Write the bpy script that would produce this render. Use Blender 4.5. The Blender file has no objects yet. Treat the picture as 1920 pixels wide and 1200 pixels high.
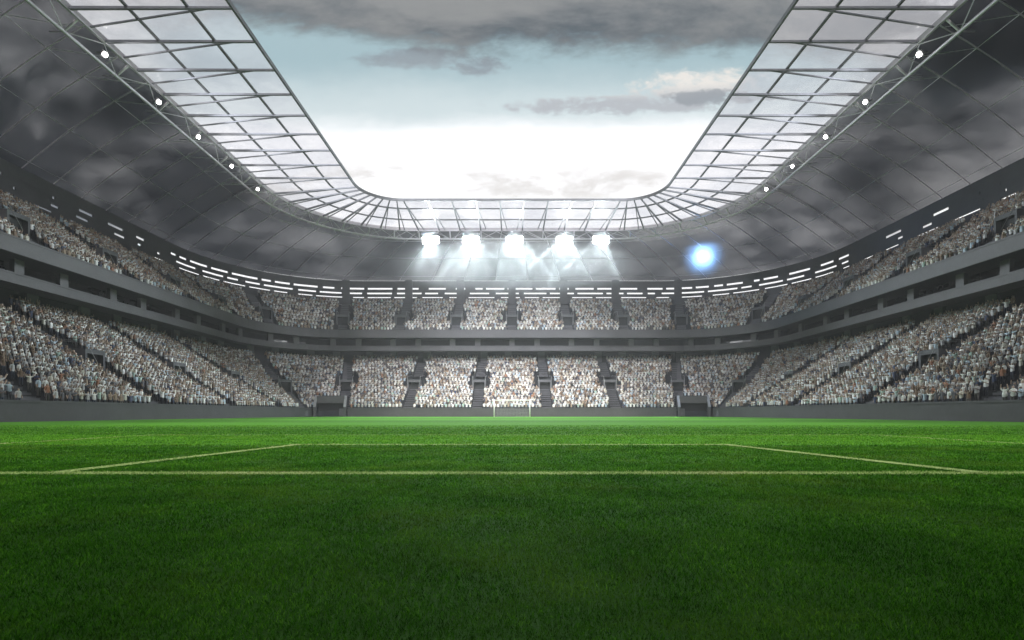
import bpy, bmesh, math, random
import numpy as np
from mathutils import Vector, Matrix

random.seed(7)
rng = np.random.default_rng(7)
scene = bpy.context.scene
COL = scene.collection
R_ = math.radians

# ------------------------------------------------------------------ tagging
def tag(o, label=None, cat=None, group=None, kind=None):
    if label: o['label'] = label
    if cat: o['category'] = cat
    if group: o['group'] = group
    if kind: o['kind'] = kind
    return o

def thing(name, label, cat, loc=(0, 0, 0), group=None):
    o = bpy.data.objects.new(name, None)
    o.empty_display_size = 0.5
    COL.objects.link(o)
    o.location = loc
    bpy.context.view_layer.update()
    return tag(o, label, cat, group)

class MB:
    """collects vertices and faces, links them as one mesh object"""
    def __init__(self):
        self.v = []; self.f = []; self.m = []
    def quad(self, a, b, c, d, m=0):
        n = len(self.v); self.v += [a, b, c, d]; self.f.append((n, n+1, n+2, n+3)); self.m.append(m)
    def box(self, lo, hi, m=0):
        x0, y0, z0 = lo; x1, y1, z1 = hi
        n = len(self.v)
        self.v += [(x0,y0,z0),(x1,y0,z0),(x1,y1,z0),(x0,y1,z0),(x0,y0,z1),(x1,y0,z1),(x1,y1,z1),(x0,y1,z1)]
        for f in ((0,3,2,1),(4,5,6,7),(0,1,5,4),(1,2,6,5),(2,3,7,6),(3,0,4,7)):
            self.f.append(tuple(n+i for i in f)); self.m.append(m)
    def obox(self, c, ax, ay, az, m=0):
        """box about centre c with half axis vectors"""
        c = Vector(c); ax = Vector(ax); ay = Vector(ay); az = Vector(az)
        n = len(self.v)
        for sz in (-1, 1):
            for sx, sy in ((-1,-1),(1,-1),(1,1),(-1,1)):
                self.v.append(tuple(c + ax*sx + ay*sy + az*sz))
        for f in ((0,3,2,1),(4,5,6,7),(0,1,5,4),(1,2,6,5),(2,3,7,6),(3,0,4,7)):
            self.f.append(tuple(n+i for i in f)); self.m.append(m)
    def bar(self, p, q, w, h, m=0, w2=None, h2=None):
        """rectangular bar from p to q, w wide (sideways) and h tall, optional taper"""
        p = Vector(p); q = Vector(q); d = (q-p).normalized()
        s = d.cross(Vector((0,0,1)))
        s = s.normalized() if s.length > 1e-4 else Vector((1,0,0))
        u = s.cross(d).normalized()
        n = len(self.v)
        for pt, ww, hh in ((p, w, h), (q, w2 or w, h2 or h)):
            for a, b in ((-1,-1),(1,-1),(1,1),(-1,1)):
                self.v.append(tuple(pt + s*(a*ww/2) + u*(b*hh/2)))
        for f in ((0,1,2,3),(7,6,5,4),(0,4,5,1),(1,5,6,2),(2,6,7,3),(3,7,4,0)):
            self.f.append(tuple(n+i for i in f)); self.m.append(m)
    def tube(self, pts, r, k=6, m=0):
        pts = [Vector(p) for p in pts]; n0 = len(self.v)
        for i, p in enumerate(pts):
            d = (pts[min(i+1, len(pts)-1)] - pts[max(i-1, 0)]).normalized()
            s = d.cross(Vector((0,0,1)))
            s = s.normalized() if s.length > 1e-3 else Vector((1,0,0))
            u = s.cross(d).normalized()
            rr = r[i] if isinstance(r, (list, tuple)) else r
            for j in range(k):
                a = 2*math.pi*j/k
                self.v.append(tuple(p + s*(math.cos(a)*rr) + u*(math.sin(a)*rr)))
        for i in range(len(pts)-1):
            for j in range(k):
                a = n0+i*k+j; b = n0+i*k+(j+1) % k
                self.f.append((a, b, b+k, a+k)); self.m.append(m)
        self.f.append(tuple(n0+j for j in reversed(range(k)))); self.m.append(m)
        e = n0+(len(pts)-1)*k
        self.f.append(tuple(e+j for j in range(k))); self.m.append(m)
    def loft(self, rings, closed=True, caps=True, m=0):
        """rings: list (along the path) of lists of points of one profile"""
        k = len(rings[0]); n0 = len(self.v)
        for r in rings: self.v += [tuple(p) for p in r]
        for i in range(len(rings)-1):
            for j in range(k if closed else k-1):
                a = n0+i*k+j; b = n0+i*k+(j+1) % k
                self.f.append((a, b, b+k, a+k)); self.m.append(m)
        if caps and closed:
            self.f.append(tuple(n0+j for j in reversed(range(k)))); self.m.append(m)
            e = n0+(len(rings)-1)*k
            self.f.append(tuple(e+j for j in range(k))); self.m.append(m)
    def build(self, name, mats, parent=None, smooth=False):
        me = bpy.data.meshes.new(name)
        me.from_pydata([tuple(v) for v in self.v], [], self.f)
        if not isinstance(mats, (list, tuple)): mats = [mats]
        for x in mats: me.materials.append(x)
        if len(mats) > 1: me.polygons.foreach_set('material_index', self.m)
        bm = bmesh.new(); bm.from_mesh(me)
        bmesh.ops.recalc_face_normals(bm, faces=bm.faces); bm.to_mesh(me); bm.free()
        if smooth: me.polygons.foreach_set('use_smooth', [True]*len(me.polygons))
        o = bpy.data.objects.new(name, me)
        COL.objects.link(o)
        if parent:
            o.parent = parent
            o.matrix_parent_inverse = parent.matrix_world.inverted()
        return o

def np_mesh(name, verts, faces, mats, midx=None):
    """faces: list of (M,k) int arrays"""
    me = bpy.data.meshes.new(name)
    me.vertices.add(len(verts)); me.vertices.foreach_set('co', np.ascontiguousarray(verts, dtype=np.float32).ravel())
    loops = np.concatenate([f.ravel() for f in faces]).astype(np.int32)
    tot = np.concatenate([np.full(len(f), f.shape[1], dtype=np.int32) for f in faces])
    start = np.concatenate([[0], np.cumsum(tot)[:-1]]).astype(np.int32)
    me.loops.add(len(loops)); me.loops.foreach_set('vertex_index', loops)
    me.polygons.add(len(tot)); me.polygons.foreach_set('loop_start', start)
    for x in mats: me.materials.append(x)
    if midx is not None: me.polygons.foreach_set('material_index', np.ascontiguousarray(midx, dtype=np.int32))
    me.update(calc_edges=True)
    o = bpy.data.objects.new(name, me); COL.objects.link(o)
    return o

# ------------------------------------------------------------------ node expression helper
class E:
    nt = None
    def __init__(s, sock): s.s = sock
    @staticmethod
    def mk(op, *a, clamp=False):
        n = E.nt.nodes.new('ShaderNodeMath'); n.operation = op; n.use_clamp = clamp
        for i, x in enumerate(a):
            if isinstance(x, E): E.nt.links.new(x.s, n.inputs[i])
            else: n.inputs[i].default_value = x
        return E(n.outputs[0])
    def __add__(s, o): return E.mk('ADD', s, o)
    __radd__ = __add__
    def __sub__(s, o): return E.mk('SUBTRACT', s, o)
    def __rsub__(s, o): return E.mk('SUBTRACT', o, s)
    def __mul__(s, o): return E.mk('MULTIPLY', s, o)
    __rmul__ = __mul__
    def __truediv__(s, o): return E.mk('DIVIDE', s, o)

def smooth(a, b, x):
    n = E.nt.nodes.new('ShaderNodeMapRange'); n.interpolation_type = 'SMOOTHSTEP'
    n.inputs[1].default_value = a; n.inputs[2].default_value = b
    E.nt.links.new(x.s, n.inputs[0]); return E(n.outputs[0])

def noise(vec, scale, detail=5, rough=0.55, dist=0.0):
    n = E.nt.nodes.new('ShaderNodeTexNoise'); n.inputs['Scale'].default_value = scale
    n.inputs['Detail'].default_value = detail; n.inputs['Roughness'].default_value = rough
    n.inputs['Distortion'].default_value = dist
    if vec is not None: E.nt.links.new(vec, n.inputs['Vector'])
    return E(n.outputs[0])

def combine(x, y, z):
    n = E.nt.nodes.new('ShaderNodeCombineXYZ')
    for i, a in enumerate((x, y, z)):
        if isinstance(a, E): E.nt.links.new(a.s, n.inputs[i])
        else: n.inputs[i].default_value = a
    return n.outputs[0]

def mixc(f, a, b):
    n = E.nt.nodes.new('ShaderNodeMix'); n.data_type = 'RGBA'
    for i, x in ((0, f), (6, a), (7, b)):
        if isinstance(x, E): E.nt.links.new(x.s, n.inputs[i])
        elif hasattr(x, 'is_linked'): E.nt.links.new(x, n.inputs[i])
        elif isinstance(x, tuple): n.inputs[i].default_value = (*x, 1)
        else: n.inputs[i].default_value = x
    return n.outputs[2]

# ------------------------------------------------------------------ materials
def mat_new(name):
    m = bpy.data.materials.new(name); m.use_nodes = True
    E.nt = m.node_tree
    b = m.node_tree.nodes['Principled BSDF']
    return m, b

def mat_simple(name, col, rough=0.6, metal=0.0, var=0.25, scale=1.5, bump=0.0, bscale=20):
    m, b = mat_new(name); nt = m.node_tree
    tc = nt.nodes.new('ShaderNodeTexCoord')
    n = noise(tc.outputs['Object'], scale, 6, 0.6)
    n2 = noise(tc.outputs['Object'], scale*9, 3, 0.6)
    f = smooth(0.3, 0.7, n*0.7 + n2*0.3)
    c = mixc(f, tuple(x*(1-var) for x in col), tuple(min(1, x*(1+var)) for x in col))
    nt.links.new(c, b.inputs['Base Color'])
    b.inputs['Roughness'].default_value = rough; b.inputs['Metallic'].default_value = metal
    if bump:
        bn = nt.nodes.new('ShaderNodeBump'); bn.inputs['Strength'].default_value = bump
        bn.inputs['Distance'].default_value = 0.02
        nb = noise(tc.outputs['Object'], bscale, 4, 0.6)
        nt.links.new(nb.s, bn.inputs['Height']); nt.links.new(bn.outputs[0], b.inputs['Normal'])
    return m

M = {}
M['fascia'] = mat_simple('fascia_concrete', (0.085, 0.080, 0.093), 0.65, var=0.14, scale=0.35, bump=0.3)
M['wall'] = mat_simple('perimeter_concrete', (0.066, 0.062, 0.071), 0.7, var=0.15, scale=0.5, bump=0.4)
M['stair'] = mat_simple('stair_concrete', (0.095, 0.094, 0.108), 0.8, var=0.2, scale=0.8, bump=0.4)
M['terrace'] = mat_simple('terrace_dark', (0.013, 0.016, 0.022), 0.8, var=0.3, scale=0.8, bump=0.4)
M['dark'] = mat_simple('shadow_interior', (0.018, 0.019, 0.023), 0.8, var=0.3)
M['black'] = mat_simple('tunnel_shade', (0.006, 0.006, 0.008), 0.9, var=0.3)
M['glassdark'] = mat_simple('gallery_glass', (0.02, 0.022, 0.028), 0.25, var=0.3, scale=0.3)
M['backwall'] = mat_simple('back_wall_grey', (0.055, 0.054, 0.066), 0.6, var=0.2, scale=0.4)
M['truss'] = mat_simple('truss_steel', (0.43, 0.40, 0.46), 0.45, metal=0.2, var=0.12, scale=1)
M['rib'] = mat_simple('roof_rib_steel', (0.63, 0.58, 0.66), 0.5, metal=0.2, var=0.15, scale=1)
M['beam'] = mat_simple('canopy_steel', (0.11, 0.115, 0.135), 0.5, metal=0.3, var=0.2, scale=1)
M['housing'] = mat_simple('lamp_housing', (0.12, 0.12, 0.125), 0.5, metal=0.3, var=0.15)
M['white_post'] = mat_simple('white_paint', (0.78, 0.78, 0.78), 0.35, var=0.05)
M['rail'] = mat_simple('rail_steel', (0.26, 0.265, 0.27), 0.4, metal=0.4, var=0.1)
M['ground'] = mat_simple('outer_ground', (0.10, 0.10, 0.10), 0.9, var=0.2, scale=0.2)

def mat_emit(name, col, s):
    m = bpy.data.materials.new(name); m.use_nodes = True; nt = m.node_tree
    nt.nodes.clear()
    e = nt.nodes.new('ShaderNodeEmission'); e.inputs[0].default_value = (*col, 1); e.inputs[1].default_value = s
    o = nt.nodes.new('ShaderNodeOutputMaterial'); nt.links.new(e.outputs[0], o.inputs[0])
    return m
M['lamp'] = mat_emit('lit_lamp_face', (0.93, 0.98, 1.0), 60)
M['lamp_small'] = mat_emit('lit_small_lamp_face', (1.0, 0.98, 0.95), 60)
M['lamp_flare'] = mat_emit('flare_lamp_face', (0.27, 0.55, 1.0), 280)  # blue glow of a lens flare, given to an added lamp

def mat_glass():
    m, b = mat_new('canopy_glazing'); nt = m.node_tree
    tc = nt.nodes.new('ShaderNodeTexCoord')
    n = noise(tc.outputs['Object'], 0.12, 5, 0.6)
    t = nt.nodes.new('ShaderNodeBsdfTransparent')
    c = mixc(smooth(0.35, 0.65, n), (0.82, 0.83, 0.86), (0.92, 0.92, 0.935)); nt.links.new(c, t.inputs[0])
    d = nt.nodes.new('ShaderNodeBsdfTranslucent'); d.inputs[0].default_value = (0.8, 0.8, 0.82, 1)
    g = nt.nodes.new('ShaderNodeBsdfGlossy'); g.inputs['Roughness'].default_value = 0.15
    mx = nt.nodes.new('ShaderNodeMixShader'); mx.inputs[0].default_value = 0.16
    nt.links.new(t.outputs[0], mx.inputs[1]); nt.links.new(d.outputs[0], mx.inputs[2])
    m2 = nt.nodes.new('ShaderNodeMixShader'); m2.inputs[0].default_value = 0.008
    nt.links.new(mx.outputs[0], m2.inputs[1]); nt.links.new(g.outputs[0], m2.inputs[2])
    nt.links.new(m2.outputs[0], nt.nodes['Material Output'].inputs[0])
    return m
M['glass'] = mat_glass()

def mat_deck():
    """smoked translucent sheeting of the stand roofs, with cloud and smoke patches painted into the tint"""
    m, b = mat_new('smoked_roof_sheet'); nt = m.node_tree
    tc = nt.nodes.new('ShaderNodeTexCoord')
    n = noise(tc.outputs['Object'], 0.035, 6, 0.55, 0.6)
    n2 = noise(tc.outputs['Object'], 0.12, 5, 0.6, 0.3)
    f = smooth(0.36, 0.64, n*0.75 + n2*0.25)  # pale and dark patches imitate cloud and smoke beyond the sheet
    t = nt.nodes.new('ShaderNodeBsdfTransparent')
    nt.links.new(mixc(f, (0.18, 0.19, 0.21), (0.55, 0.55, 0.56)), t.inputs[0])
    d = nt.nodes.new('ShaderNodeBsdfDiffuse')
    nt.links.new(mixc(f, (0.022, 0.024, 0.028), (0.06, 0.06, 0.06)), d.inputs[0])
    mx = nt.nodes.new('ShaderNodeMixShader'); mx.inputs[0].default_value = 0.2
    nt.links.new(t.outputs[0], mx.inputs[1]); nt.links.new(d.outputs[0], mx.inputs[2])
    nt.links.new(mx.outputs[0], nt.nodes['Material Output'].inputs[0])
    return m
M['deck'] = mat_deck()

def stripes(y):
    """mown bands across the pitch, toned lighter far off to paint in the brighter grass there"""
    a = smooth(11.6, 12.0, y)*smooth(17.3, 17.0, y)
    b = smooth(27.6, 28.2, y)*smooth(41.2, 40.6, y)
    d = smooth(54.0, 54.8, y)*smooth(68.4, 67.6, y)
    e = smooth(82.0, 83.0, y)*smooth(97.0, 96.0, y)
    m = smooth(16.9, 17.3, y)*0.45  # lifts every far band, brightness put into the grass colour
    k = smooth(5.9, 6.4, y)*smooth(12.0, 11.6, y)*0.15
    return E.mk('MINIMUM', a*1.0 + b + d + e + m + k, 1.0)

def mat_turf():
    m, b = mat_new('mown_turf'); nt = m.node_tree
    tc = nt.nodes.new('ShaderNodeTexCoord')
    sp = nt.nodes.new('ShaderNodeSeparateXYZ'); nt.links.new(tc.outputs['Object'], sp.inputs[0])
    y = E(sp.outputs[1])
    n1 = noise(tc.outputs['Object'], 0.35, 5, 0.6)
    n2 = noise(tc.outputs['Object'], 14, 6, 0.7)
    n3 = noise(tc.outputs['Object'], 70, 4, 0.7)
    st = stripes(y + n1*0.3)
    sx_ = noise(combine(E(sp.outputs[0])*0.05, y, 0.0), 0.9, 5, 0.65)
    f = st*0.40 + n1*0.12 + n2*0.2 + n3*0.2 + sx_*0.22
    c = mixc(smooth(0.2, 0.85, f), (0.022, 0.082, 0.005), (0.075, 0.25, 0.017))
    nt.links.new(c, b.inputs['Base Color']); b.inputs['Roughness'].default_value = 0.85
    b.inputs['Specular IOR Level'].default_value = 0.15
    bn = nt.nodes.new('ShaderNodeBump'); bn.inputs['Strength'].default_value = 0.9; bn.inputs['Distance'].default_value = 0.03
    h = n2*0.5 + n3
    nt.links.new(h.s, bn.inputs['Height']); nt.links.new(bn.outputs[0], b.inputs['Normal'])
    return m
M['turf'] = mat_turf()

def mat_blade(name, c0, c1, c2):
    m, b = mat_new(name); nt = m.node_tree
    g = nt.nodes.new('ShaderNodeNewGeometry')
    tc = nt.nodes.new('ShaderNodeTexCoord')
    n = noise(tc.outputs['Object'], 1.3, 5, 0.65)
    sp = nt.nodes.new('ShaderNodeSeparateXYZ'); nt.links.new(tc.outputs['Object'], sp.inputs[0])
    f = E(g.outputs['Random Per Island'])*0.6 + smooth(0.3, 0.7, n)*0.3 + stripes(E(sp.outputs[1]))*0.34
    cr = nt.nodes.new('ShaderNodeValToRGB'); nt.links.new(f.s, cr.inputs[0])
    cr.color_ramp.elements[0].color = (*c0, 1); cr.color_ramp.elements[1].color = (*c2, 1)
    cr.color_ramp.elements[0].position = 0.12; cr.color_ramp.elements[1].position = 1.0
    e = cr.color_ramp.elements.new(0.6); e.color = (*c1, 1)
    n5 = noise(tc.outputs['Object'], 0.55, 6, 0.7, 0.4)
    tint = mixc(smooth(0.45, 0.70, n5)*0.5, cr.outputs[0], tuple(c2[i]*k for i, k in enumerate((0.75, 0.52, 0.7))))
    nt.links.new(tint, b.inputs['Base Color']); b.inputs['Roughness'].default_value = 0.7
    b.inputs['Specular IOR Level'].default_value = 0.03
    tr = nt.nodes.new('ShaderNodeBsdfTranslucent'); nt.links.new(tint, tr.inputs[0])
    mx = nt.nodes.new('ShaderNodeMixShader'); mx.inputs[0].default_value = 0.3
    nt.links.new(b.outputs[0], mx.inputs[1]); nt.links.new(tr.outputs[0], mx.inputs[2])
    nt.links.new(mx.outputs[0], nt.nodes['Material Output'].inputs[0])
    return m
M['blade'] = mat_blade('grass_blade', (0.008, 0.042, 0.002), (0.038, 0.165, 0.006), (0.17, 0.42, 0.034))
M['blade_white'] = mat_blade('painted_grass_blade', (0.10, 0.22, 0.04), (0.30, 0.41, 0.13), (0.50, 0.58, 0.30))

def mat_cloth(name, col, rough=0.85):
    return mat_simple(name, col, rough, var=0.15, scale=4)

# ------------------------------------------------------------------ plan of the bowl
EYE = 0.704
BX, BY, BR = 41.0, 111.0, 2.5        # inner face of the lower stands: half width, far end, corner radius
CX, CY = BX-BR, BY-BR
Y0 = -30.0                            # where the side stands stop, behind the camera

def ring(part, o, narc=12):
    """plan points at offset o outwards: left (straight), end (corner, far side, corner), right"""
    r = BR+o
    if part == 'left': return [(-BX-o, Y0), (-BX-o, CY)]
    if part == 'right': return [(BX+o, CY), (BX+o, Y0)]
    pts = []
    for i in range(narc+1):
        a = math.pi - (math.pi/2)*i/narc
        pts.append((-CX+math.cos(a)*r, CY+math.sin(a)*r))
    for i in range(narc+1):
        a = math.pi/2 - (math.pi/2)*i/narc
        pts.append((CX+math.cos(a)*r, CY+math.sin(a)*r))
    return pts

def sweep(mb, part, profile, m=0, caps=False):
    cols = [ring(part, o) for o, z in profile]
    rings = []
    for i in range(len(cols[0])):
        rings.append([(cols[j][i][0], cols[j][i][1], profile[j][1]) for j in range(len(profile))])
    mb.loft(rings, closed=True, caps=caps, m=m)

def path_len(part, o):
    if part in ('left', 'right'): return CY-Y0
    return math.pi*(BR+o) + 2*CX

def path_at(part, o, s):
    """point and outward normal at distance s along the path at offset o (left: from the far corner towards the camera)"""
    r = BR+o
    if part == 'left': return (-BX-o, CY-s), (-1, 0)
    if part == 'right': return (BX+o, CY-s), (1, 0)
    q = math.pi*r/2
    if s < q:
        a = math.pi - s/r
        return (-CX+math.cos(a)*r, CY+math.sin(a)*r), (math.cos(a), math.sin(a))
    if s < q+2*CX: return (-CX+(s-q), BY+o), (0, 1)
    a = math.pi/2 - (s-q-2*CX)/r
    return (CX+math.cos(a)*r, CY+math.sin(a)*r), (math.cos(a), math.sin(a))

PARTS = ('left', 'end', 'right')
SIDE = {'left': 'left', 'end': 'far', 'right': 'right'}

# rows
LO_N, LO_O, LO_Z, LO_RUN, LO_RISE = 25, 0.3, 1.2, 0.8, 0.5
UP_N, UP_O, UP_Z, UP_RUN, UP_RISE = 16, 14.3, 19.6, 0.8, 0.6
def lo_z(o): return LO_Z + LO_RISE*max(0, math.floor((o-LO_O)/LO_RUN))
def up_z(o): return UP_Z + UP_RISE*max(0, math.floor((o-UP_O)/UP_RUN))

def tier_profile(n, o0, z0, run, rise, base):
    p = [(o0, base), (o0, z0)]
    for k in range(n):
        p.append((o0+run*(k+1), z0+rise*k))
        if k < n-1: p.append((o0+run*(k+1), z0+rise*(k+1)))
    p.append((o0+run*n, base))
    return p

# aisles in plan: (start, end, part) from the pitch outwards
LO_L = LO_RUN*LO_N; UP_L = UP_RUN*UP_N
def side_aisle(y, sx, o0, L): return (Vector((sx*(BX+o0), y)), Vector((sx*(BX+o0+L), y)))
lo_aisles, up_aisles = [], []
for x in (-21.9, -7.35, 7.35, 21.9):
    lo_aisles.append(('end', Vector((x, BY+LO_O)), Vector((x, BY+LO_O+LO_L))))
for sx in (-1, 1):
    lo_aisles.append(('end', Vector((sx*35.0, BY+LO_O)), Vector((sx*40.2, BY+LO_O+LO_L))))
    lo_aisles.append(('end', Vector((sx*41.4, 105.5)), Vector((sx*58.5, 121.5))))
    for y in (95.0, 79.0, 63.0, 47.0, 31.0):
        lo_aisles.append((('left' if sx < 0 else 'right'), *side_aisle(y, sx, LO_O, LO_L)))
for x in (0.0, -13.4, 13.4, -26.8, 26.8):
    up_aisles.append(('end', Vector((x, BY+UP_O)), Vector((x, BY+UP_O+UP_L))))
for sx in (-1, 1):
    up_aisles.append(('end', Vector((sx*40.0, BY+UP_O)), Vector((sx*43.0, BY+UP_O+UP_L))))
    up_aisles.append(('end', Vector((sx*52.6, 117.2)), Vector((sx*62.0, 125.6))))
    for y in (108.0, 93.0, 78.0, 63.5, 49.0, 34.0):
        up_aisles.append((('left' if sx < 0 else 'right'), *side_aisle(y, sx, UP_O, UP_L)))

LO_VOM = (7.9, 12.8); UP_VOM = (3.4, 7.4)     # distance along the aisle of door and of the rear of the vomitory

# ------------------------------------------------------------------ the stands
def stairs_and_vomitory(root, aisle, z_fn, o0, run, rise, n, vom, zbase):
    part, p, q = aisle
    d = (q-p); L = d.length; d.normalize(); s = Vector((-d.y, d.x))
    w = 1.05
    k_len = L/n                                     # length of one row measured along the aisle
    mb = MB()
    for k in range(n):
        a0, a1 = k*k_len, (k+1)*k_len
        if vom[0]-0.3 < (a0+a1)/2 < vom[1]:
            if mb.v: mb.build('stairway', M['stair'], root); mb = MB()
            continue
        zt = zbase + rise*k
        c = p + d*((a0+a1)/2)
        mb.obox((c.x, c.y, zt-0.5), (d.x*k_len/2, d.y*k_len/2, 0), (s.x*w, s.y*w, 0), (0, 0, 0.512))
        if k < n-1:                                  # half step
            c = p + d*(a1-k_len*0.25)
            mb.obox((c.x, c.y, zt+0.12+rise/4), (d.x*k_len*0.25, d.y*k_len*0.25, 0), (s.x*w, s.y*w, 0), (0, 0, rise/4))
    if mb.v: mb.build('stairway', M['stair'], root)
    # vomitory: concrete box with a dark doorway towards the pitch
    k0 = int(vom[0]/k_len); z0 = zbase + rise*k0
    a0, a1 = vom
    H = 2.5
    mb = MB()
    for sg in (-1, 1):
        c = p + d*((a0+a1)/2) + s*(sg*1.35)
        mb.obox((c.x, c.y, z0+H/2-0.3), (d.x*(a1-a0)/2, d.y*(a1-a0)/2, 0), (s.x*0.15, s.y*0.15, 0), (0, 0, H/2+0.3))
    c = p + d*((a0+a1)/2)
    mb.obox((c.x, c.y, z0+H-0.1), (d.x*(a1-a0)/2, d.y*(a1-a0)/2, 0), (s.x*1.195, s.y*1.195, 0), (0, 0, 0.13))
    c = p + d*(a0+0.1)
    mb.obox((c.x, c.y, z0+H-0.38), (d.x*0.1, d.y*0.1, 0), (s.x*1.195, s.y*1.195, 0), (0, 0, 0.14))
    v = mb.build('vomitory', M['stair'], root)
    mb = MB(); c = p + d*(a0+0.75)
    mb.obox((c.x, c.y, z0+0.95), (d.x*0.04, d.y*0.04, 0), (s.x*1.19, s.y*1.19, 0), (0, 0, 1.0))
    mb.build('doorway', M['dark'], v)  # dark panel stands in for the shade of the passage
    mb = MB()
    for sg in (-1, 1):
        b0 = p + d*a0 + s*(sg*1.42); b1 = p + d*(a1+0.5) + s*(sg*1.42)
        za, zb = z0+H+0.2, z0+H+1.0
        f = p + d*(a0-1.6) + s*(sg*1.25)
        mb.tube([(f.x, f.y, z0+0.1), (b0.x, b0.y, za+0.6), (b1.x, b1.y, zb+0.3)], 0.035, 5)
        mb.tube([(b0.x, b0.y, z0+H-0.2), (b0.x, b0.y, za+0.6)], 0.03, 5)
        mb.tube([(b1.x, b1.y, z0+H-0.2), (b1.x, b1.y, zb+0.3)], 0.03, 5)
    mb.build('railing', M['rail'], v)

STAND_LABEL = {
    'left': 'two tier grandstand full of people along the left side of the pitch',
    'end': 'two tier grandstand full of people behind the goal, curving round both corners',
    'right': 'two tier grandstand full of people along the right side of the pitch'}

# slots of the rear wall
def slot_posts(part, o, rows):
    """irregular posts that break the light slots"""
    L = path_len(part, o); out = []
    for ri in range(rows):
        lst = []; s = random.uniform(0, 3)
        while s < L:
            lst.append((s, random.choice((0.9, 0.9, 1.3, 1.7, 2.6)) if part == 'end' else random.choice((3.2, 4.4, 5.6)))); s += random.uniform(3.0, 8.0) if ri else random.uniform(4.5, 8.5)
        out.append(lst)
    return out

for part in PARTS:
    root = thing('grandstand', STAND_LABEL[part], 'grandstand', {'left': (-BX, 40, 0), 'end': (0, BY, 0), 'right': (BX, 40, 0)}[part])
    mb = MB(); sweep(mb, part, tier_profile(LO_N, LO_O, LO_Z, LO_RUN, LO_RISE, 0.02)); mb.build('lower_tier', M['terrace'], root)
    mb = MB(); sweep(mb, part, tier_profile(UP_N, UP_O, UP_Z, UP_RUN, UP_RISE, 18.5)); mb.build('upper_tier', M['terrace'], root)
    # upper fascia with a small lip and coping
    mb = MB(); sweep(mb, part, [(14.0, 18.45), (14.0, 20.1), (13.93, 20.1), (13.93, 20.3), (14.28, 20.3), (14.28, 18.45)], caps=True)
    mb.build('upper_fascia', M['fascia'], root)
    mb = MB(); sweep(mb, part, [(15.8, 15.55), (15.8, 16.6), (15.74, 16.6), (15.74, 16.8), (20.6, 16.8), (20.6, 15.9), (16.1, 15.55)], caps=True)
    mb.build('gallery_beam', M['fascia'], root)
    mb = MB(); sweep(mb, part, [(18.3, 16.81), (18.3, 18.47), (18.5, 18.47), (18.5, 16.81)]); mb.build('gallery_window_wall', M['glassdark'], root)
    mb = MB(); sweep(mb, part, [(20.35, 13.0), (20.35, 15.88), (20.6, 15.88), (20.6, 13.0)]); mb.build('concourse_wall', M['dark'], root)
    # gallery pillars, and piers at the rear of the lower tier
    for (o, za, zb, wid, dep, step, off, nm) in ((15.9, 16.803, 18.447, 0.62, 0.6, 7.15, 2.2, 'gallery_pillar'), (19.9, 13.1, 15.83, 0.85, 0.4, 7.15, 4.6, 'concourse_pier')):
        L = path_len(part, o); cnt = int(round(L/step)); st = L/cnt
        for i in range(cnt):
            s = st*(i+0.5) + (0.55 if i % 2 else -0.55)
            if part != 'end' and CY-s < 28: continue
            (x, y), (nx, ny) = path_at(part, o+dep/2+0.05, s)
            mb = MB(); mb.obox((x, y, (za+zb)/2), (nx*dep/2, ny*dep/2, 0), (-ny*wid, nx*wid, 0), (0, 0, (zb-za)/2))
            mb.build(nm, M['fascia'], root)
    # rear wall with three bands of open slots under the roof
    bands = [(29.0, 30.75), (31.05, 31.75), (32.2, 32.95), (33.45, 35.2)]
    mb = MB()
    for (a, b) in bands: sweep(mb, part, [(28.0, a), (28.0, b), (28.3, b), (28.3, a)])
    slots = [(30.75, 31.05), (31.75, 32.2), (32.95, 33.45)]
    posts = slot_posts(part, 28.0, 3)
    for (za, zb), lst in zip(slots, posts):
        for s, w in lst:
            (x, y), (nx, ny) = path_at(part, 28.13, min(s, path_len(part, 28.13)-0.1))
            mb.obox((x, y, (za+zb)/2), (nx*0.12, ny*0.12, 0), (-ny*w/2, nx*w/2, 0), (0, 0, (zb-za)/2))
    mb.build('back_wall', M['backwall'], root)
    # wide posts standing in front of the rear wall above the aisles
    for (pp, p, q) in up_aisles:
        if pp != part or part != 'end' or abs(p.x) > 50: continue
        d = (q-p).normalized(); c = q + d*0.35; s = Vector((-d.y, d.x))
        mb = MB(); mb.obox((c.x, c.y, 32.1), (d.x*0.2, d.y*0.2, 0), (s.x*0.95, s.y*0.95, 0), (0, 0, 3.2))
        mb.build('rear_post', M['backwall'], root)
    for a in lo_aisles:
        if a[0] == part: stairs_and_vomitory(root, a, lo_z, LO_O, LO_RUN, LO_RISE, LO_N, LO_VOM, LO_Z)
    for a in up_aisles:
        if a[0] == part: stairs_and_vomitory(root, a, up_z, UP_O, UP_RUN, UP_RISE, UP_N, UP_VOM, UP_Z)

# ------------------------------------------------------------------ perimeter walls and tunnels
TUN = {}
for sx in (-1, 1):
    TUN[sx] = dict(c=Vector((sx*37.4, 109.3)), d=Vector((sx*0.20, 0.98)).normalized())
def wall_obj(mb, label):
    o = mb.build('perimeter_wall', M['wall']); tag(o, label, 'wall', 'walls round the pitch'); return o
for sx, nm in ((-1, 'left'), (1, 'right')):
    mb = MB()
    prof = [(0, 0.0), (0, 1.62), (-0.06, 1.62), (-0.06, 1.82), (0.28, 1.82), (0.28, 0.0)]
    rings = [[(sx*(BX+o), y, z) for o, z in prof] for y in (Y0, 0, 40, 80, 110.6)]
    mb.loft(rings); wall_obj(mb, 'long grey concrete wall at the foot of the %s side crowd' % nm)
mb = MB(); prof = [(0, 0.0), (0, 1.62), (-0.06, 1.62), (-0.06, 1.82), (0.28, 1.82), (0.28, 0.0)]
mb.loft([[(x, BY+o, z) for o, z in prof] for x in (-34.2, -12, 12, 34.2)])
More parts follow.
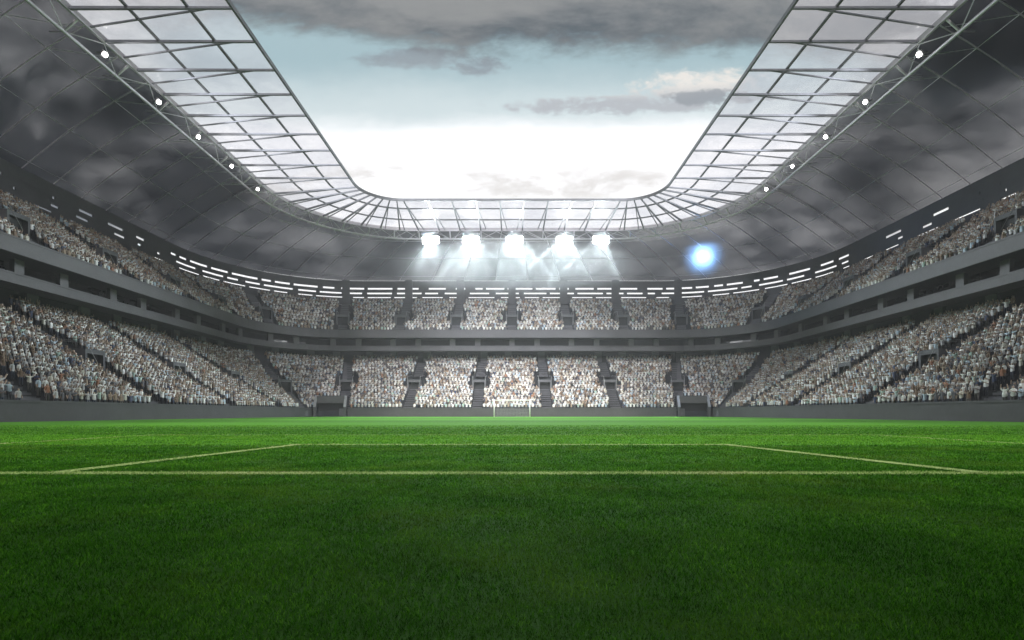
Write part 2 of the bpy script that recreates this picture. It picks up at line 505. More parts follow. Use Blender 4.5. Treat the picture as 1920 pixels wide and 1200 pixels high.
wall_obj(mb, 'grey concrete wall behind the goal between the two tunnels')

for sx, nm in ((-1, 'left'), (1, 'right')):
    t = TUN[sx]; c, d = t['c'], t['d']; s = Vector((-d.y, d.x))
    root = thing('players_tunnel', 'concrete tunnel mouth with dark opening in the far %s corner' % nm, 'tunnel', (c.x, c.y, 0), 'tunnels to the pitch')
    W, D, Hh = 2.75, 5.6, 4.35
    for sg in (-1, 1):                                # flanking walls sloping down to the pitch
        mb = MB()
        q = [(0.0, 0.0), (0.0, 1.95), (2.6, Hh), (D, Hh+0.1), (D, 0.0)]
        ring_a = [tuple((c + d*u + s*(sg*(W+0.42))).to_3d() + Vector((0, 0, z))) for u, z in q]
        ring_b = [tuple((c + d*u + s*(sg*W)).to_3d() + Vector((0, 0, z))) for u, z in q]
        mb.loft([ring_a, ring_b])
        mb.build('side_wall', M['wall'], root)
    mb = MB(); cc = c + d*(1.75+ (D-1.75)/2)
    mb.obox((cc.x, cc.y, 3.55), (d.x*(D-1.75)/2, d.y*(D-1.75)/2, 0), (s.x*(W-0.003), s.y*(W-0.003), 0), (0, 0, 0.72))
    mb.build('lintel', M['wall'], root)
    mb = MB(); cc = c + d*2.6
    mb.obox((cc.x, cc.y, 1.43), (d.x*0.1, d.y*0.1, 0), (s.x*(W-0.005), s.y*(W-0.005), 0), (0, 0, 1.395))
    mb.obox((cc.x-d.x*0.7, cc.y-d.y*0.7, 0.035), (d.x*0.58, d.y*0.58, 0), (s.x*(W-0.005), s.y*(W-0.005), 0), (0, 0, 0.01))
    mb.build('opening', M['black'], root)  # near-black panel and floor strip paint the shade inside the tunnel
    for sg in (-1, 1):
        mb = MB()
        a = [(c + d*u + s*(sg*(W+0.21))).to_3d() + Vector((0, 0, z)) for u, z in ((0.05, 2.0), (2.6, Hh+0.05), (D, Hh+0.15))]
        for i in range(2): mb.bar(a[i], a[i+1], 0.5, 0.14)
        mb.build('coping', M['rail'], root)

# ------------------------------------------------------------------ roofs, trusses, canopies
KX, KY, KR = 26.7, 97.0, 7.0
KCX, KCY = KX-KR, KY-KR
KZ = 39.4
def kring(part, c, t):
    """canopy plan: c metres outwards from the inner edge, t a parameter along the part"""
    r = KR+c
    if part == 'left': return (-KX-c, KCY - t)
    if part == 'right': return (KX+c, KCY - t)
    # end: t in 0..1 left corner, 1..2 far side, 2..3 right corner
    if t <= 1:
        a = math.pi - t*math.pi/2; return (-KCX+math.cos(a)*r, KCY+math.sin(a)*r)
    if t <= 2: return (-KCX+2*KCX*(t-1), KY+c)
    a = math.pi/2 - (t-2)*math.pi/2; return (KCX+math.cos(a)*r, KCY+math.sin(a)*r)
def rear(part, o, t):
    r = BR+o
    if part in ('left', 'right'):
        sx = -1 if part == 'left' else 1
        return (sx*(BX+o), CY - t*(CY-Y0)/(KCY-Y0))
    if t <= 1:
        a = math.pi - t*math.pi/2; return (-CX+math.cos(a)*r, CY+math.sin(a)*r)
    if t <= 2: return (-CX+2*CX*(t-1), BY+o)
    a = math.pi/2 - (t-2)*math.pi/2; return (CX+math.cos(a)*r, CY+math.sin(a)*r)
SIDE_T = KCY-Y0
def tvals(part, n):
    if part == 'end': return [3*i/n for i in range(n+1)]
    return [SIDE_T*i/n for i in range(n+1)]
COUT = 15.5
def roof_pt(part, u, t, dz=0.0):
    """point of the roof underside, u 0 at the truss and 1 at the rear"""
    a = Vector(kring(part, COUT+0.5, t)); b = Vector(rear(part, 30.0, t))
    p = a.lerp(b, u); z = 39.3 - 3.9*(u**1.15) + 0.9*math.sin(math.pi*u)*0.6
    return (p.x, p.y, z+dz)

for part in PARTS:
    nmP = SIDE[part]
    lbl = {'left': 'dark smoked roof over the left side crowd with ribs beneath',
           'end': 'dark smoked roof over the crowd behind the goal, curved at both ends',
           'right': 'dark smoked roof over the right side crowd with ribs beneath'}[part]
    loc = {'left': (-BX-15, 40, 36), 'end': (0, BY+15, 36), 'right': (BX+15, 40, 36)}[part]
    root = thing('stand_roof', lbl, 'roof', loc, 'roofs over the stands')
    nt_ = 48 if part == 'end' else 12
    us = [i/6 for i in range(7)]
    mb = MB(); rings = []
    for t in tvals(part, nt_):
        rings.append([roof_pt(part, u, t, 0.35) for u in us] + [roof_pt(part, u, t, 0.6) for u in reversed(us)])
    mb.loft(rings); mb.build('roof_deck', M['deck'], root)
    # ribs
    if part == 'end':
        ts = [i/8 for i in range(1, 8)] + [1+i/9 for i in range(0, 10)] + [2+i/8 for i in range(1, 8)]
    else:
        ts = [4.6*i for i in range(0, int(SIDE_T/4.6)) if KCY-4.6*i > 12]
    for i, t in enumerate(ts):
        mb = MB(); pts = [roof_pt(part, u, t, 0.1) for u in us]
        for a, b in zip(pts[:-1], pts[1:]): mb.bar(a, b, 0.06, 0.14)
        mb.build('rib', M['rib'], root)
    for u in (0.22, 0.55, 0.9):
        mb = MB(); mb.tube([roof_pt(part, u, t, 0.18) for t in tvals(part, nt_)], 0.035, 5); mb.build('purlin', M['rib'], root)
    mb = MB()
    for a, b in zip(ts[:-1], ts[1:]):
        for (u0, u1) in ((0.02, 0.22),):
            mb.tube([roof_pt(part, u0, a, 0.12), roof_pt(part, u1, b, 0.12)], 0.028, 4)
    mb.build('bracing', M['rib'], root)
    # front truss
    tv = tvals(part, nt_)
    mb = MB(); mb.loft([[(*kring(part, COUT+0.05, t), KZ-0.2), (*kring(part, COUT+0.05, t), KZ+0.45), (*kring(part, COUT+0.3, t), KZ+0.45), (*kring(part, COUT+0.3, t), KZ-0.2)] for t in tv])
    tr = mb.build('front_truss', M['truss'], root)
    mb = MB(); mb.tube([(*kring(part, COUT+1.5, t), KZ-1.45) for t in tv], 0.18, 8); mb.build('lower_chord', M['truss'], tr, smooth=True)
    if part == 'end': ts2 = [i/7 for i in range(0, 7)] + [1+i/6 for i in range(0, 7)] + [2+i/7 for i in range(1, 8)]
    else: ts2 = [3.5+6.9*i for i in range(0, 14) if KCY-3.5-6.9*i > 14]
    mb2 = MB()
    for i, t in enumerate(ts2):
        mb = MB(); p = (*kring(part, COUT+0.2, t), KZ-0.3); q = (*kring(part, COUT+1.5, t), KZ-1.45)
        r2 = roof_pt(part, 0.14, t, 0.1)
        mb.tube([p, q], 0.12, 6); mb.tube([q, r2], 0.07, 5); mb.build('strut', M['truss'], tr)
        if i+1 < len(ts2):
            tn = ts2[i+1]; tm = (t+tn)/2
            for ta, tb in ((t, tm), (tn, tm)):
                mb2.tube([(*kring(part, COUT+1.5, ta), KZ-1.45), (*kring(part, COUT+0.2, tb), KZ-0.3)], 0.05, 4)
    mb2.build('diagonal_lacing', M['truss'], tr)

    # glazed canopy in front of the roof
    lbl = {'left': 'glazed canopy of dark steel bars along the left roof edge',
           'end': 'glazed canopy of steel bars above the far goal, fanning at both corners',
           'right': 'glazed canopy of dark steel bars along the right roof edge'}[part]
    loc = {'left': (-KX, 40, KZ), 'end': (0, KY, KZ), 'right': (KX, 40, KZ)}[part]
    root = thing('glass_canopy', lbl, 'canopy', loc, 'glazed canopies round the roof opening')
    rings = [[(*kring(part, c, t), KZ+0.30+dz) for c, dz in ((0.0, 0), (COUT, 0), (COUT, 0.05), (0.0, 0.05))] for t in tv]
    mb = MB(); mb.loft(rings); mb.build('glazing', M['glass'], root)
    mb = MB(); mb.loft([[(*kring(part, c, t), KZ+dz) for c, dz in ((-0.11, -0.1), (0.11, -0.1), (0.11, 0.34), (-0.11, 0.34))] for t in tv])
    mb.build('edge_beam', M['beam'], root)
    for cp in (4.3, 10.1):
        mb = MB(); mb.loft([[(*kring(part, cp+c, t), KZ+dz) for c, dz in ((-0.12, 0.06), (0.12, 0.06), (0.12, 0.26), (-0.12, 0.26))] for t in tv])
        mb.build('purlin', M['beam'], root)
    if part == 'end':
        nodes = [(i/9, i/9+0.028) for i in range(1, 9)] + [(1+i/9, 1+i/9+(0.030 if i < 4.5 else -0.030)) for i in range(0, 10)] + [(2+i/9, 2+i/9-0.028) for i in range(1, 9)]
    else:
        nodes = [(2.3+4.6*i, 2.3+4.6*i-2.5) for i in range(0, 20) if KCY-4.6*i > 14]
    for t, td in nodes:
        a = Vector((*kring(part, 0.1, t), KZ-0.02)); b = Vector((*kring(part, COUT, t), KZ-0.02)); e = Vector((*kring(part, COUT, td), KZ+0.0))
        mb = MB(); mb.bar(a, b, 0.2, 0.2, w2=0.27, h2=0.26); rf = mb.build('rafter', M['beam'], root)
        a2 = a.lerp(b, 0.12)
        mb = MB(); mb.bar(a2 + Vector((0, 0, 0.012)), e, 0.15, 0.14); mb.build('brace', M['beam'], rf)

# unseen end behind the camera: closes the bowl, roof added to shade near grass
root = thing('grandstand', 'unseen opposite end grandstand, its roof placed to shade the near grass', 'grandstand', (0, -38, 0))
NEAR_EDGE = -33.0  # roof edge set so its shadow darkens the foreground grass
mb = MB(); mb.loft([[(x, -36-o, z) for o, z in tier_profile(25, 0.3, 1.2, 0.8, 0.5, 0.02)] for x in (-70, 70)]); mb.build('lower_tier', M['terrace'], root)
mb = MB(); mb.box((-86, NEAR_EDGE-45, 38.6), (86, NEAR_EDGE, 39.4)); mb.build('roof', M['dark'], root)
mb = MB(); mb.box((-86, -76, 0), (86, -75, 38.6)); mb.build('back_wall', M['dark'], root)

# ------------------------------------------------------------------ ground, pitch, lines, goal
mb = MB(); mb.quad((-400, -300, -0.004), (400, -300, -0.004), (400, 500, -0.004), (-400, 500, -0.004)); tag(mb.build('ground', M['ground']), kind='structure')
mb = MB()
xs = np.linspace(-BX-0.1, BX+0.1, 25); ys = np.linspace(-35, 113, 45)
for i in range(len(xs)-1):
    for j in range(len(ys)-1):
        mb.quad((xs[i], ys[j], 0), (xs[i+1], ys[j], 0), (xs[i+1], ys[j+1], 0), (xs[i], ys[j+1], 0))
tag(mb.build('grass_field', M['turf']), kind='structure')

LW = 0.22
LINES = [((-40.5, 6.25), (40.5, 6.25), 0.26), ((-4.9, 11.9), (4.88, 11.9), LW),
         ((-5.38, 6.25), (-4.78, 11.9), LW), ((5.5, 6.25), (4.75, 11.9), LW),
         ((-11.75, 17.2), (11.75, 17.2), 0.15), ((-11.9, 6.3), (-11.62, 17.2), 0.13), ((11.9, 6.3), (11.62, 17.2), 0.13),
         ((-38, 107.4), (38, 107.4), 0.3)]
def line_mask(x, y):
    m = np.zeros(x.shape, bool)
    for (x0, y0), (x1, y1), w in LINES:
        dx, dy = x1-x0, y1-y0; L = math.hypot(dx, dy)
        u = ((x-x0)*dx+(y-y0)*dy)/L; v = np.abs((x-x0)*dy-(y-y0)*dx)/L
        m |= (u > -w/2) & (u < L+w/2) & (v < w/2)
    return m
m_paint = mat_simple('line_paint', (0.26, 0.36, 0.11), 0.9, var=0.3, scale=12, bump=0.5, bscale=60)

# grass blades: dense close to the camera, thinning away
bx, by, bw, bh = [], [], [], []
for (d0, d1, dens, w, h) in ((1.15, 2.0, 17000, 0.0024, 0.022), (2.0, 3.2, 11000, 0.0030, 0.023), (3.2, 5.0, 6000, 0.0042, 0.025), (5.0, 7.5, 3000, 0.0062, 0.028), (7.5, 11.0, 1300, 0.009, 0.032), (11.0, 17, 420, 0.015, 0.034), (17, 24, 170, 0.022, 0.034), (24, 31, 60, 0.03, 0.034)):
    hw = d1*1.02+0.9
    n = int(2*hw*(d1-d0)*dens)
    x = rng.uniform(-hw, hw, n); y = rng.uniform(d0, d1, n)
    keep = np.abs(x) < y*1.02+0.9
    x, y = x[keep], y[keep]
    bx.append(x); by.append(y); bw.append(np.full(len(x), w)); bh.append(np.full(len(x), h))
bx = np.concatenate(bx); by = np.concatenate(by); bw = np.concatenate(bw)*rng.uniform(0.7, 1.3, len(bx)); bh = np.concatenate(bh)
# uneven growth
patch = 0.5+0.5*np.sin(bx*2.1+1.7*np.sin(by*1.3))*np.sin(by*2.6+1.3*np.sin(bx*1.7))
bh = bh*(0.75+0.35*patch)*rng.uniform(0.55, 1.25, len(bx))
def blades(name, sel, mats):
    x, y, w, h = bx[sel], by[sel], bw[sel], bh[sel]; n = len(x)
    a = rng.uniform(0, 2*math.pi, n); la = rng.uniform(0, 2*math.pi, n); ln = rng.uniform(0.4, 1.5, n)*h
    cx, sx = np.cos(a)*w/2, np.sin(a)*w/2
    lx, ly = np.cos(la)*ln, np.sin(la)*ln
    V = np.zeros((n, 5, 3), np.float32)
    V[:, 0] = np.stack([x-cx, y-sx, np.zeros(n)], 1); V[:, 1] = np.stack([x+cx, y+sx, np.zeros(n)], 1)
    V[:, 2] = np.stack([x+cx*.8+lx*.35, y+sx*.8+ly*.35, h*.6], 1); V[:, 3] = np.stack([x-cx*.8+lx*.35, y-sx*.8+ly*.35, h*.6], 1)
    V[:, 4] = np.stack([x+lx, y+ly, h*(1-0.4*ln/h)], 1)
    V[:, :, 2] += 0.001
    base = np.arange(n)[:, None]*5
    q = base+np.array([[0, 1, 2, 3]]); t = base+np.array([[3, 2, 4]])
    return np_mesh(name, V.reshape(-1, 3), [q, t], mats)
lm = line_mask(bx, by)
tag(blades('grass', ~lm, [M['blade']]), kind='stuff')
# painted lines: a sheet with painted blades standing in it, one object
def line_obj():
    mb = MB()
    for i, ((x0, y0), (x1, y1), w) in enumerate(LINES):
        d = Vector((x1-x0, y1-y0)).normalized(); s = Vector((-d.y, d.x))*(w/2)
        z = 0.004 + 0.003*(i % 4)
        L = math.hypot(x1-x0, y1-y0); k = max(1, int(L/4))
        for j in range(k):
            a = Vector((x0, y0)).lerp(Vector((x1, y1)), j/k); b = Vector((x0, y0)).lerp(Vector((x1, y1)), (j+1)/k)
            mb.quad((*(a-s), z), (*(b-s), z), (*(b+s), z), (*(a+s), z))
    o = mb.build('pitch_markings', m_paint)
    b = blades('painted_grass', lm, [M['blade_white']])
    o.data.materials.append(M['blade_white'])
    bm = bmesh.new(); bm.from_mesh(o.data); n0 = len(bm.faces); bm.from_mesh(b.data)
    bm.faces.ensure_lookup_table()
    for f in bm.faces[n0:]: f.material_index = 1
    bm.to_mesh(o.data); bm.free()
    bpy.data.objects.remove(b)
    return tag(o, kind='structure')
line_obj()

root = thing('goal', 'white goal frame with net standing before the far grey wall', 'goal', (0, 107.4, 0))
gw, gh, gy = 3.6, 3.35, 107.4
mb = MB(); mb.tube([(-gw, gy, 0), (-gw, gy, gh)], 0.10, 10); mb.build('post', M['white_post'], root, True)
mb = MB(); mb.tube([(gw, gy, 0), (gw, gy, gh)], 0.10, 10); mb.build('post', M['white_post'], root, True)
mb = MB(); mb.tube([(-gw-0.1, gy, gh), (gw+0.1, gy, gh)], 0.09, 10); mb.build('crossbar', M['white_post'], root, True)
mb = MB()
for i in range(25):
    x = -gw + 2*gw*i/24; mb.tube([(x, gy+0.1, gh), (x, gy+0.9, gh-0.1), (x, gy+2.0, 0.02)], 0.006, 3)
for i in range(12):
    f = i/11; y = gy+0.9+1.1*f; z = (gh-0.1)*(1-f)+0.02*f; mb.tube([(-gw, gy+0.05, z), (-gw, y, z), (gw, y, z), (gw, gy+0.05, z)], 0.006, 3)
mb.build('net', M['white_post'], root)

# ------------------------------------------------------------------ floodlights
def spot(name, loc, target, power, angle, col, parent, blend=0.4, radius=0.15):
    l = bpy.data.lights.new(name, 'SPOT'); l.energy = power; l.spot_size = R_(angle); l.spot_blend = blend
    l.color = col; l.shadow_soft_size = radius
    o = bpy.data.objects.new(name, l); COL.objects.link(o)
    o.location = loc
    o.rotation_euler = (Vector(target)-Vector(loc)).to_track_quat('-Z', 'Y').to_euler()
    o.parent = parent; o.matrix_parent_inverse = parent.matrix_world.inverted()
    return o

COOL = (0.86, 0.97, 1.0)
big_x = [-17.0, -8.6, 0.6, 11.0, 18.6]
ordn = ['leftmost', 'second from the left', 'middle', 'second from the right', 'rightmost']
BIGP, BEAMP, SMALLP = 36000, 250000, 4500
FARP = 30000
for i, x in enumerate(big_x):
    # the bank hangs from the lower chord of the far truss
    y, z = 111.8, KZ-2.35
    c = Vector((x, y, z)); tgt = Vector((x*0.55, 45.0, 0)); f = (tgt-c).normalized()
    s = Vector((1, 0, 0)); s = (s - f*s.dot(f)).normalized(); u = s.cross(f).normalized()
    if u.z < 0: u = -u
    root = thing('floodlight_bank', 'blazing white floodlight bank on the far truss, %s of the five' % ordn[i], 'floodlight', (x, y, KZ-1.5), 'five bright floodlight banks on the far truss')
    mb = MB(); mb.obox(c - f*0.14, s*1.75, u*0.85, f*0.14); mb.build('housing', M['housing'], root)
    for a in range(5):
        for b in range(2):
            p = c + s*(-1.36+0.68*a) + u*(-0.38+0.76*b)
            mb = MB(); mb.tube([p+f*0.003, p+f*0.12], [0.31, 0.33], 14); mb.build('lamp', M['lamp'], root)
    mb = MB()
    for sg in (-1, 1): mb.bar(c + s*(sg*1.2) - f*0.2, (x+sg*1.2, 113.95, KZ-1.3), 0.12, 0.12)
    mb.build('bracket', M['housing'], root)
    spot('flood_lamp', c + f*0.4, (x*0.8, 70, 0), BIGP, 140, COOL, root, 0.6, 0.6)
    for k, (dx, dyy) in enumerate(((-33, -6), (-11, -8), (9, -9), (31, -6))):
        jx = random.uniform(-2, 2)
        spot('beam_lamp', c + f*0.4 + s*(dx*0.03), (max(-27, min(27, x+dx))+jx, y+dyy, 8), BEAMP*random.uniform(0.6, 1.3), random.uniform(7, 10), COOL, root, 1.0, 0.1)

small_y = [55.8, 64.3, 72.4, 81.0, 89.3]
so = ['nearest', 'second nearest', 'middle', 'second farthest', 'farthest']
for sx, nm in ((-1, 'left'), (1, 'right')):
    for i, y in enumerate(small_y):
        x = sx*43.0; z = KZ-1.15
        c = Vector((x-sx*0.4, y, z)); f = Vector((-sx*0.75, -0.25, -0.55)).normalized()
        s = Vector((0, 1, 0)); s = (s-f*s.dot(f)).normalized(); u = s.cross(f).normalized()
        root = thing('floodlight', 'small bright floodlight on the %s roof truss, %s of its five' % (nm, so[i]), 'floodlight', (x, y, z), 'small floodlights on the side trusses')
        mb = MB(); mb.obox(c - f*0.12, s*0.3, u*0.3, f*0.12); mb.build('housing', M['housing'], root)
        for b in (0,):
            p = c; mb = MB(); mb.tube([p+f*0.003, p+f*0.1], [0.21, 0.22], 12); mb.build('lamp', M['lamp_small'], root)
        mb = MB(); mb.bar(c-f*0.2, (sx*43.5, y, KZ-0.9), 0.12, 0.12); mb.build('bracket', M['housing'], root)
        spot('flood_lamp', c + f*0.3, (-sx*56, y+22, 19), SMALLP, 100, (1.0, 0.96, 0.9), root, 0.7, 0.3)
        spot('flood_lamp', c + f*0.4, (-sx*14, 128, 21), FARP, 56, (0.94, 0.97, 1.0), root, 0.9, 0.3)

# made-up blue-white lamp under the right roof corner, standing in for a lens flare
c = Vector((43.7, 122.0, 36.5)); f = (Vector((0, 0, 3))-c).normalized(); s = Vector((0, 0, 1)).cross(f).normalized(); u = f.cross(s)
root = thing('flare_lamp', 'made-up round blue-white lamp for a lens flare, under far right roof corner', 'floodlight', tuple(c + Vector((0, 0, 1.7))))
mb = MB(); mb.tube([c - f*0.9, c - f*0.1, c + f*0.3, c + f*0.3, c - f*0.095], [0.9, 2.2, 2.26, 2.2, 2.1], 24); mb.build('housing', M['housing'], root, True)
mb = MB(); mb.tube([c - f*0.085, c + f*0.06, c + f*0.16], [2.05, 1.6, 0.8], 24); mb.build('lamp', M['lamp_flare'], root, True)
mb = MB(); mb.tube([c - f*0.5, c - f*0.5 + Vector((0, 0, 2.6))], 0.12, 8); mb.build('hanger', M['housing'], root)
spot('flood_lamp', c + f*0.7, tuple(c + f*40), 26000, 168, (0.25, 0.5, 1.0), root, 0.8, 0.5)

# ------------------------------------------------------------------ people
def skeleton(pose):
    J = {'pel': (0, 0, .95), 'chest': (0, .005, 1.2), 'nb': (0, 0, 1.42), 'neck': (0, .015, 1.5), 'head': (0, .03, 1.6), 'top': (0, .02, 1.7)}
    Rr = {'pel': (.16, .12), 'chest': (.17, .12), 'nb': (.12, .09), 'neck': (.06, .06), 'head': (.095, .11), 'top': (.07, .08)}
    B = [('pel', 'chest', 'shirt'), ('chest', 'nb', 'shirt'), ('nb', 'neck', 'skin'), ('neck', 'head', 'skin'), ('head', 'top', 'hair')]
    arms = {'down': ((.25, -.02, 1.14), (.27, .08, .9), (.27, .11, .82)), 'up': ((.30, .05, 1.58), (.26, .08, 1.84), (.24, .08, 1.94)),
            'clap': ((.26, .08, 1.17), (.10, .30, 1.28), (.05, .36, 1.33)), 'wide': ((.40, .02, 1.5), (.52, .06, 1.76), (.55, .06, 1.86))}
    pl, pr = {'down': ('down', 'down'), 'up': ('up', 'up'), 'clap': ('clap', 'clap'), 'one': ('up', 'down'), 'wide': ('wide', 'wide'), 'mix': ('clap', 'wide')}[pose]
    for sg, nm, pp in ((-1, 'l', pl), (1, 'r', pr)):
        e, w, h = arms[pp]
        J['sh'+nm] = (sg*.18, 0, 1.40); J['el'+nm] = (sg*e[0], e[1], e[2]); J['wr'+nm] = (sg*w[0], w[1], w[2]); J['ha'+nm] = (sg*h[0], h[1], h[2])
        Rr['sh'+nm] = (.075, .075); Rr['el'+nm] = (.05, .05); Rr['wr'+nm] = (.036, .036); Rr['ha'+nm] = (.042, .03)
        B += [('nb', 'sh'+nm, 'shirt'), ('sh'+nm, 'el'+nm, 'shirt'), ('el'+nm, 'wr'+nm, 'skin'), ('wr'+nm, 'ha'+nm, 'skin')]
        J['hip'+nm] = (sg*.095, 0, .86); J['kn'+nm] = (sg*.11, .03, .48); J['an'+nm] = (sg*.115, -.01, .08); J['to'+nm] = (sg*.13, .13, .045)
        Rr['hip'+nm] = (.10, .11); Rr['kn'+nm] = (.065, .07); Rr['an'+nm] = (.045, .05); Rr['to'+nm] = (.04, .035)
        B += [('pel', 'hip'+nm, 'trousers'), ('hip'+nm, 'kn'+nm, 'trousers'), ('kn'+nm, 'an'+nm, 'trousers'), ('an'+nm, 'to'+nm, 'shoe')]
    return J, Rr, B
SLOT = {'shirt': 0, 'skin': 1, 'hair': 2, 'trousers': 3, 'shoe': 4}

def figure_mesh(pose, level):
    J, Rr, B = skeleton(pose); names = list(J)
    bm = bmesh.new(); sk = bm.verts.layers.skin.verify(); vs = {}
    for n in names:
        v = bm.verts.new(J[n]); v[sk].radius = Rr[n]; vs[n] = v
        if n == 'pel': v[sk].use_root = True
    for a, b, c in B: bm.edges.new((vs[a], vs[b]))
    me = bpy.data.meshes.new('figure_base'); bm.to_mesh(me); bm.free()
    o = bpy.data.objects.new('figure_base', me); COL.objects.link(o)
    md = o.modifiers.new('skin', 'SKIN'); md.use_smooth_shade = True
    if level:
        sd = o.modifiers.new('sub', 'SUBSURF'); sd.levels = level; sd.render_levels = level
    dg = bpy.context.evaluated_depsgraph_get(); dg.update()
    ev = o.evaluated_get(dg)
    m2 = bpy.data.meshes.new_from_object(ev, depsgraph=dg)
    bpy.data.objects.remove(o)
    # material of the nearest bone for each face
    idx = []
    segs = [(Vector(J[a]), Vector(J[b]), c) for a, b, c in B]
    for p in m2.polygons:
        c = p.center; best = 1e9; lab = 'shirt'
        for a, b, l in segs:
            ab = b-a; t = max(0, min(1, (c-a).dot(ab)/ab.length_squared)); dd = (c-(a+ab*t)).length
            if l == 'shirt' and b.z-a.z > .1 and abs(a.x) < .01: dd -= 0.05
            if dd < best: best = dd; lab = l
        if c.z > 1.52 and abs(c.x) < .13 and lab in ('skin', 'hair'): lab = 'hair' if (c.z > 1.68 or c.y < -.005) else 'skin'
        idx.append(SLOT[lab])
    m2.materials.clear()
    return m2, idx

POSES = ['down', 'up', 'clap', 'one', 'wide', 'mix']
SHIRTS = [('white', (.72, .72, .715), 29), ('cream', (.57, .545, .49), 12), ('pale grey', (.44, .44, .45), 20), ('tan', (.30, .23, .17), 7),
          ('pale blue', (.40, .49, .58), 10), ('brown', (.16, .105, .07), 5), ('rust', (.30, .14, .08), 2), ('dark grey', (.10, .10, .115), 11), ('navy', (.035, .05, .10), 5), ('mint', (.36, .48, .44), 3)]
SKINS = [(.38, .285, .225), (.29, .21, .16), (.14, .09, .065)]
HAIRS = [(.03, .02, .014), (.075, .045, .025), (.19, .12, .06)]
LEGS = [(.025, .028, .04), (.09, .085, .08), (.05, .06, .09)]
mS = [mat_cloth('shirt_'+n.replace(' ', '_'), c) for n, c, w in SHIRTS]
mK = [mat_cloth('skin', c, 0.6) for c in SKINS]; mH = [mat_cloth('hair', c, 0.7) for c in HAIRS]; mT = [mat_cloth('trousers', c) for c in LEGS]
mShoe = mat_cloth('shoe', (.04, .04, .045))
wS = np.array([w for n, c, w in SHIRTS], float); wS /= wS.sum()

def near_line(p, q, x, y):
    d = q-p; L = d.length; d = d/L
    u = (x-p.x)*d.x+(y-p.y)*d.y; v = abs((x-p.x)*d.y-(y-p.y)*d.x)
    return u, v
def in_tunnel(x, y):
    for sx in (-1, 1):
        c, d = TUN[sx]['c'], TUN[sx]['d']; s = Vector((-d.y, d.x)); r = Vector((x, y))-c
        if -1 < r.dot(d) < 5.9 and abs(r.dot(s)) < 3.65: return True
    return False
seats = []     # (x, y, z, nx, ny, tier, row, part)
for tier, n, o0, z0, run, rise, aisles, vom in (('lower', LO_N, LO_O, LO_Z, LO_RUN, LO_RISE, lo_aisles, LO_VOM), ('upper', UP_N, UP_O, UP_Z, UP_RUN, UP_RISE, up_aisles, UP_VOM)):
    for part in PARTS:
        for k in range(n):
            o = o0+run*(k+0.5); L = path_len(part, o); step = 0.73
            # rows are spaced from the middle of the far side so columns line up
            cnt = int(L/step); off = (L-cnt*step)/2
            for i in range(cnt):
                (x, y), (nx, ny) = path_at(part, o, off+step*(i+0.5))
                if y < 38: continue
                ok = True
                for (pp, p, q) in aisles:
                    if abs(x-p.x) > 26 or abs(y-p.y) > 26: continue
                    u, v = near_line(p, q, x, y)
                    hw = 1.28 if pp == 'end' and abs(p.x) < 38 else (1.6 if tier == 'lower' else 1.85)
                    if vom[0]-0.4 < u < vom[1]+0.9: hw = 2.35
                    if v < hw: ok = False; break
                if not ok or (tier == 'lower' and in_tunnel(x, y)): continue
                if rng.random() < 0.012: continue
                seats.append((x, y, z0+rise*k, nx, ny, tier, k, part))

# the three hundred that show largest: 150 at each edge of the picture, lower tier
F = 1000.0
def px(x, y): return 960+F*x/y
cand = {'left': [], 'right': []}
for si, sgt in enumerate(seats):
    if sgt[5] == 'lower' and sgt[7] in cand:
        X = px(sgt[0], sgt[1])
        if 4 < X < 1916: cand[sgt[7]].append((sgt[1], si))
single = set()
for part in cand:
    cand[part].sort(); single |= {si for _, si in cand[part][:150]}

fig_hi = {}
for ps in POSES: fig_hi[ps] = figure_mesh(ps, 1)
fig_lo = {}
for ps in POSES: fig_lo[ps] = figure_mesh(ps, 0)

pose_words = {'down': 'arms down', 'up': 'arms raised', 'clap': 'hands together', 'one': 'one arm raised', 'wide': 'arms spread', 'mix': 'one arm out'}
ORD = ['front', 'second', 'third', 'fourth', 'fifth', 'sixth', 'seventh', 'eighth', 'ninth', 'tenth', 'eleventh', 'twelfth', 'thirteenth', 'fourteenth', 'fifteenth', 'sixteenth', 'seventeenth', 'eighteenth', 'nineteenth', 'twentieth', 'twenty-first', 'twenty-second', 'twenty-third', 'twenty-fourth', 'twenty-fifth']
ORD1 = ['first'] + ORD[1:] + ['twenty-sixth', 'twenty-seventh', 'twenty-eighth', 'twenty-ninth', 'thirtieth']
mesh_cache = {}
def person_mesh(pose, si, ki, hi, ti):
    key = (pose, si, ki, hi, ti)
    if key not in mesh_cache:
        base, idx = fig_hi[pose]; me = base.copy(); me.name = 'person'
        for m in (mS[si], mK[ki], mH[hi], mT[ti], mShoe): me.materials.append(m)
        me.polygons.foreach_set('material_index', idx)
        me.polygons.foreach_set('use_smooth', [True]*len(idx))
        mesh_cache[key] = me
    return mesh_cache[key]
